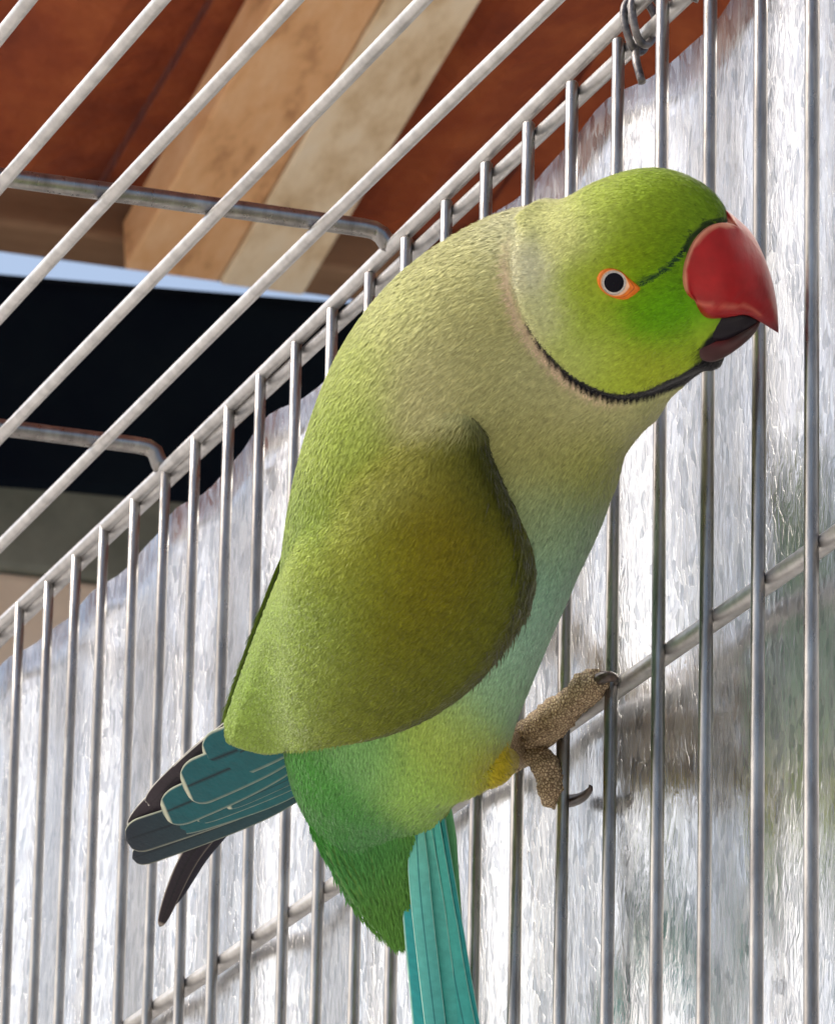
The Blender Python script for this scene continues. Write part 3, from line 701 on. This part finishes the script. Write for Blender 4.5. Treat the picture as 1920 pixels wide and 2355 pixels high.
bpart('upper_beak', BV, BF, M_BEAK, BC)
LB = [(1450, 664, 1456, 700, 60), (1466, 660, 1474, 720, 76), (1484, 668, 1496, 728, 72), (1512, 676, 1520, 722, 58), (1545, 670, 1552, 702, 44), (1568, 664, 1574, 684, 24), (1580, 660, 1582, 668, 6)]
LV, LF, _ = loftsec(LB, 36, 28); pl = nearpx(LV)
LC = np.tile(s2l((66, 36, 36)), (len(LV), 1)); LC = mix(LC, s2l((120, 40, 40)), np.exp(-(((pl-[1486, 698])/[22, 18])**2).sum(1))); LC = mix(LC, s2l((74, 70, 68)), .7*np.exp(-(((pl-[1550, 690])/[24, 12])**2).sum(1)))  # grey patch towards the tip: lit horn painted into the colour
bpart('lower_beak', LV, LF, M_BEAK, LC)
MV, MF, _ = loftsec([(1440, 610, 1450, 640, 66), (1480, 620, 1486, 690, 62), (1520, 628, 1524, 696, 46), (1552, 634, 1554, 684, 30), (1574, 648, 1576, 672, 12)], 24, 20)
bpart('tongue_fill', MV, MF, M_BEAK, np.tile(s2l((18, 10, 22)), (len(MV), 1)))  # near-black tongue body fills the open mouth; cavity shade is put into its colour
# ---- eye
h = cast(1277, 586); E0, EN = h; EN = EN if EN@FWD < 0 else -EN; EN = EN*.5-FWD*.5; EN /= np.linalg.norm(EN)
ex_ = RIGHT-EN*(RIGHT@EN); ex_ /= np.linalg.norm(ex_); ey_ = np.cross(EN, ex_); ey_ = ey_ if ey_@DOWN > 0 else -ey_
def eyesurf(name, outline, inner, hfun, mat, col=None, nr=14, far=False):
    V = []; n = len(outline)
    for k in range(nr+1):
        t = k/nr
        for o, i_ in zip(outline, inner):
            q = np.array(i_)*(1-t)+np.array(o)*t; hh = hfun(t, q)
            V.append(E0+(ex_*q[0]+ey_*q[1]+EN*hh)*PXM)
    F = []
    for k in range(nr):
        for j in range(n):
            j2 = (j+1) % n; F.append((k*n+j, (k+1)*n+j, (k+1)*n+j2, k*n+j2))
    V = np.array(V)
    if far: V = mirror(V); F = [f[::-1] for f in F]
    C = None
    if col is not None: C = np.array([col(k/nr, j) for k in range(nr+1) for j in range(n)])
    return bpart(name, V, F, mat, C)
AN = np.linspace(0, 2*np.pi, 40, endpoint=False)
ALM = [(-36, -8), (-28, -24), (-8, -31), (12, -25), (30, -10), (48, 4), (56, 14), (46, 24), (26, 36), (4, 34), (-18, 24), (-32, 8)]
alm = cr(np.array(ALM+ALM[:1], float), 41)[:40]
ring_in = np.stack([23*np.cos(AN), 24*np.sin(AN)], 1)
a0 = np.arctan2(alm[:, 1], alm[:, 0]); ring_in = np.stack([25*np.cos(a0), 25*np.sin(a0)], 1)
def ringcol(t, j):
    c = s2l((226, 118, 22))
    if t < .25: c = s2l((238, 190, 150))
    elif .45 < t < .55: c = s2l((170, 70, 14))
    return c*(1-.0)
for far in (False, True):
    eyesurf('eye_ring', alm*1.0, ring_in*.96, lambda t, q: 7.5*math.sin(math.pi*min(1, t*.9+.12))+5*(1-t)-6*max(0, t-.75)*4, M_SKIN, ringcol, 16, far)
    eyesurf('iris', np.stack([27*np.cos(AN), 27*np.sin(AN)], 1), np.stack([15*np.cos(AN), 15*np.sin(AN)], 1), lambda t, q: 10-4*t, M_IRIS, None, 6, far)
    eyesurf('pupil', np.stack([19.5*np.cos(AN), 19.5*np.sin(AN)], 1), np.stack([.2*np.cos(AN), .2*np.sin(AN)], 1), lambda t, q: 12.5-3*t*t, M_PUPIL, None, 8, far)

# ---- feet: scaly toes closed round the cage wires
def toe(name, path, rad, claw, clawr, shift=(0, 0, 0), n=34):
    sft = np.array(shift)
    P = cr(np.array(path), n)+sft; r = np.interp(np.linspace(0, 1, n), np.linspace(0, 1, len(rad)), rad)
    r = r*(1+.05*np.sin(np.arange(n)*2.1)+.07*np.sin(np.arange(n)*.55+1))
    V_, F_ = tube(P, r, 18); V_ = V_+rng.normal(0, .00010, V_.shape)+.00028*np.sin(V_*1900+V_[:, [1, 2, 0]]*1300); t = bpart(name, V_, F_, M_FOOT)
    if claw is not None:
        Pc = cr(np.array(claw), 22)+sft; rc = np.interp(np.linspace(0, 1, 22), np.linspace(0, 1, len(clawr)), clawr)
        V_, F_ = tube(Pc, rc, 12); c = bpart('claw', V_, F_, M_CLAW, None, t); c.matrix_parent_inverse = Matrix.Identity(4)
    return t
mm = .001
def foot(shift, hip):
    r1 = [4.0*mm, 3.9*mm, 3.7*mm, 3.5*mm, 3.1*mm, 2.9*mm, 3.1*mm, 2.6*mm, 1.2*mm]
    toe('toe', [at_x(1062, 1562, -.0058), at_x(1095, 1540, -.0056), at_x(1130, 1512, -.0054), at_x(1165, 1482, -.0052), at_x(1195, 1455, -.0048), at_x(1220, 1432, -.0045), at_x(1238, 1422, -.004), at_x(1250, 1418, -.0038)], r1,
        [at_x(1244, 1414, -.004), at_x(1258, 1408, -.0036), at_x(1272, 1408, -.0026), at_x(1281, 1414, -.0010), at_x(1280, 1424, .0008)], [1.3*mm, 1.2*mm, 1.0*mm, .7*mm, .15*mm], shift)
    toe('toe', [at_x(1092, 1556, -.0056), at_x(1112, 1568, -.0050), at_x(1130, 1588, -.0040), at_x(1141, 1612, -.0030), at_x(1146, 1636, -.0022), at_x(1148, 1655, -.0012), at_x(1153, 1668, .0012)], [2.9*mm, 2.8*mm, 2.6*mm, 2.5*mm, 2.6*mm, 2.3*mm, 1.2*mm],
        [at_x(1152, 1662, .0018), at_x(1172, 1666, .0034), at_x(1196, 1664, .0036), at_x(1216, 1654, .0032), at_x(1228, 1640, .0026), at_x(1225, 1633, .0022)], [1.5*mm, 1.4*mm, 1.2*mm, .9*mm, .5*mm, .12*mm], shift)
    # toe behind the first one
    toe('toe', [at_x(1110, 1528, -.0030), at_x(1140, 1500, -.0022), at_x(1165, 1478, -.0020), at_x(1185, 1462, -.0016)], [2.6*mm, 2.4*mm, 2.2*mm, 1.2*mm],
        [at_x(1150, 1486, -.0050), at_x(1163, 1472, -.0062), at_x(1178, 1462, -.0068), at_x(1190, 1460, -.006)], [.9*mm, .8*mm, .6*mm, .1*mm], shift)
    s0 = at_x(1075, 1556, -.0058)+np.array(shift)
    P = cr(np.array([s0+RIGHT*.001, s0*.75+hip*.25, s0*.4+hip*.6, hip]), 20); V_, F_ = tube(P, np.linspace(3.9*mm, 4.6*mm, 20), 18)
    bpart('leg', V_, F_, M_FOOT)
foot((0, 0, 0), Q(985, 1560, 40))
foot((0, .080, .052), Q(960, 1450, -60))
# feathered thigh
hp = cr(np.array([Q(960, 1520, 40), Q(990, 1560, 30), Q(1015, 1586, 10), at_x(1052, 1576, -.010)]), 24)
TV, TF = tube(hp, np.interp(np.linspace(0, 1, 24), [0, .3, .7, 1], [7.5*mm, 7*mm, 4.6*mm, 2.6*mm]), 26)
tn_ = normals(TV, TF)
if ((TV-TV.mean(0))*tn_).sum() < 0: TF = [f[::-1] for f in TF]; tn_ = -tn_
def thcol(P):
    p = px(P); return mix(np.tile(s2l((165, 190, 70)), (len(P), 1)), s2l((196, 178, 40)), sm(p[:, 0], 970, 1030))
bpart('thigh', TV, TF, M_PLUME, thcol(TV))
tt_ = np.gradient(np.repeat(hp, 26, 0).reshape(24, 26, 3), axis=0).reshape(-1, 3); tt_ /= np.linalg.norm(tt_, axis=1)[:, None]
T, w_ = sample(TV, [f for f in TF if len(f) == 4], 5000); P = interp(TV, T, w_); Nq = interp(tn_, T, w_); Nq /= np.linalg.norm(Nq, axis=1)[:, None]
barbs('plumage', P, Nq, interp(tt_, T, w_), thcol(P), 26*PXM, 2.8*PXM, 4*PXM, bird)
print('picture unit (mm):', PXM*1000)
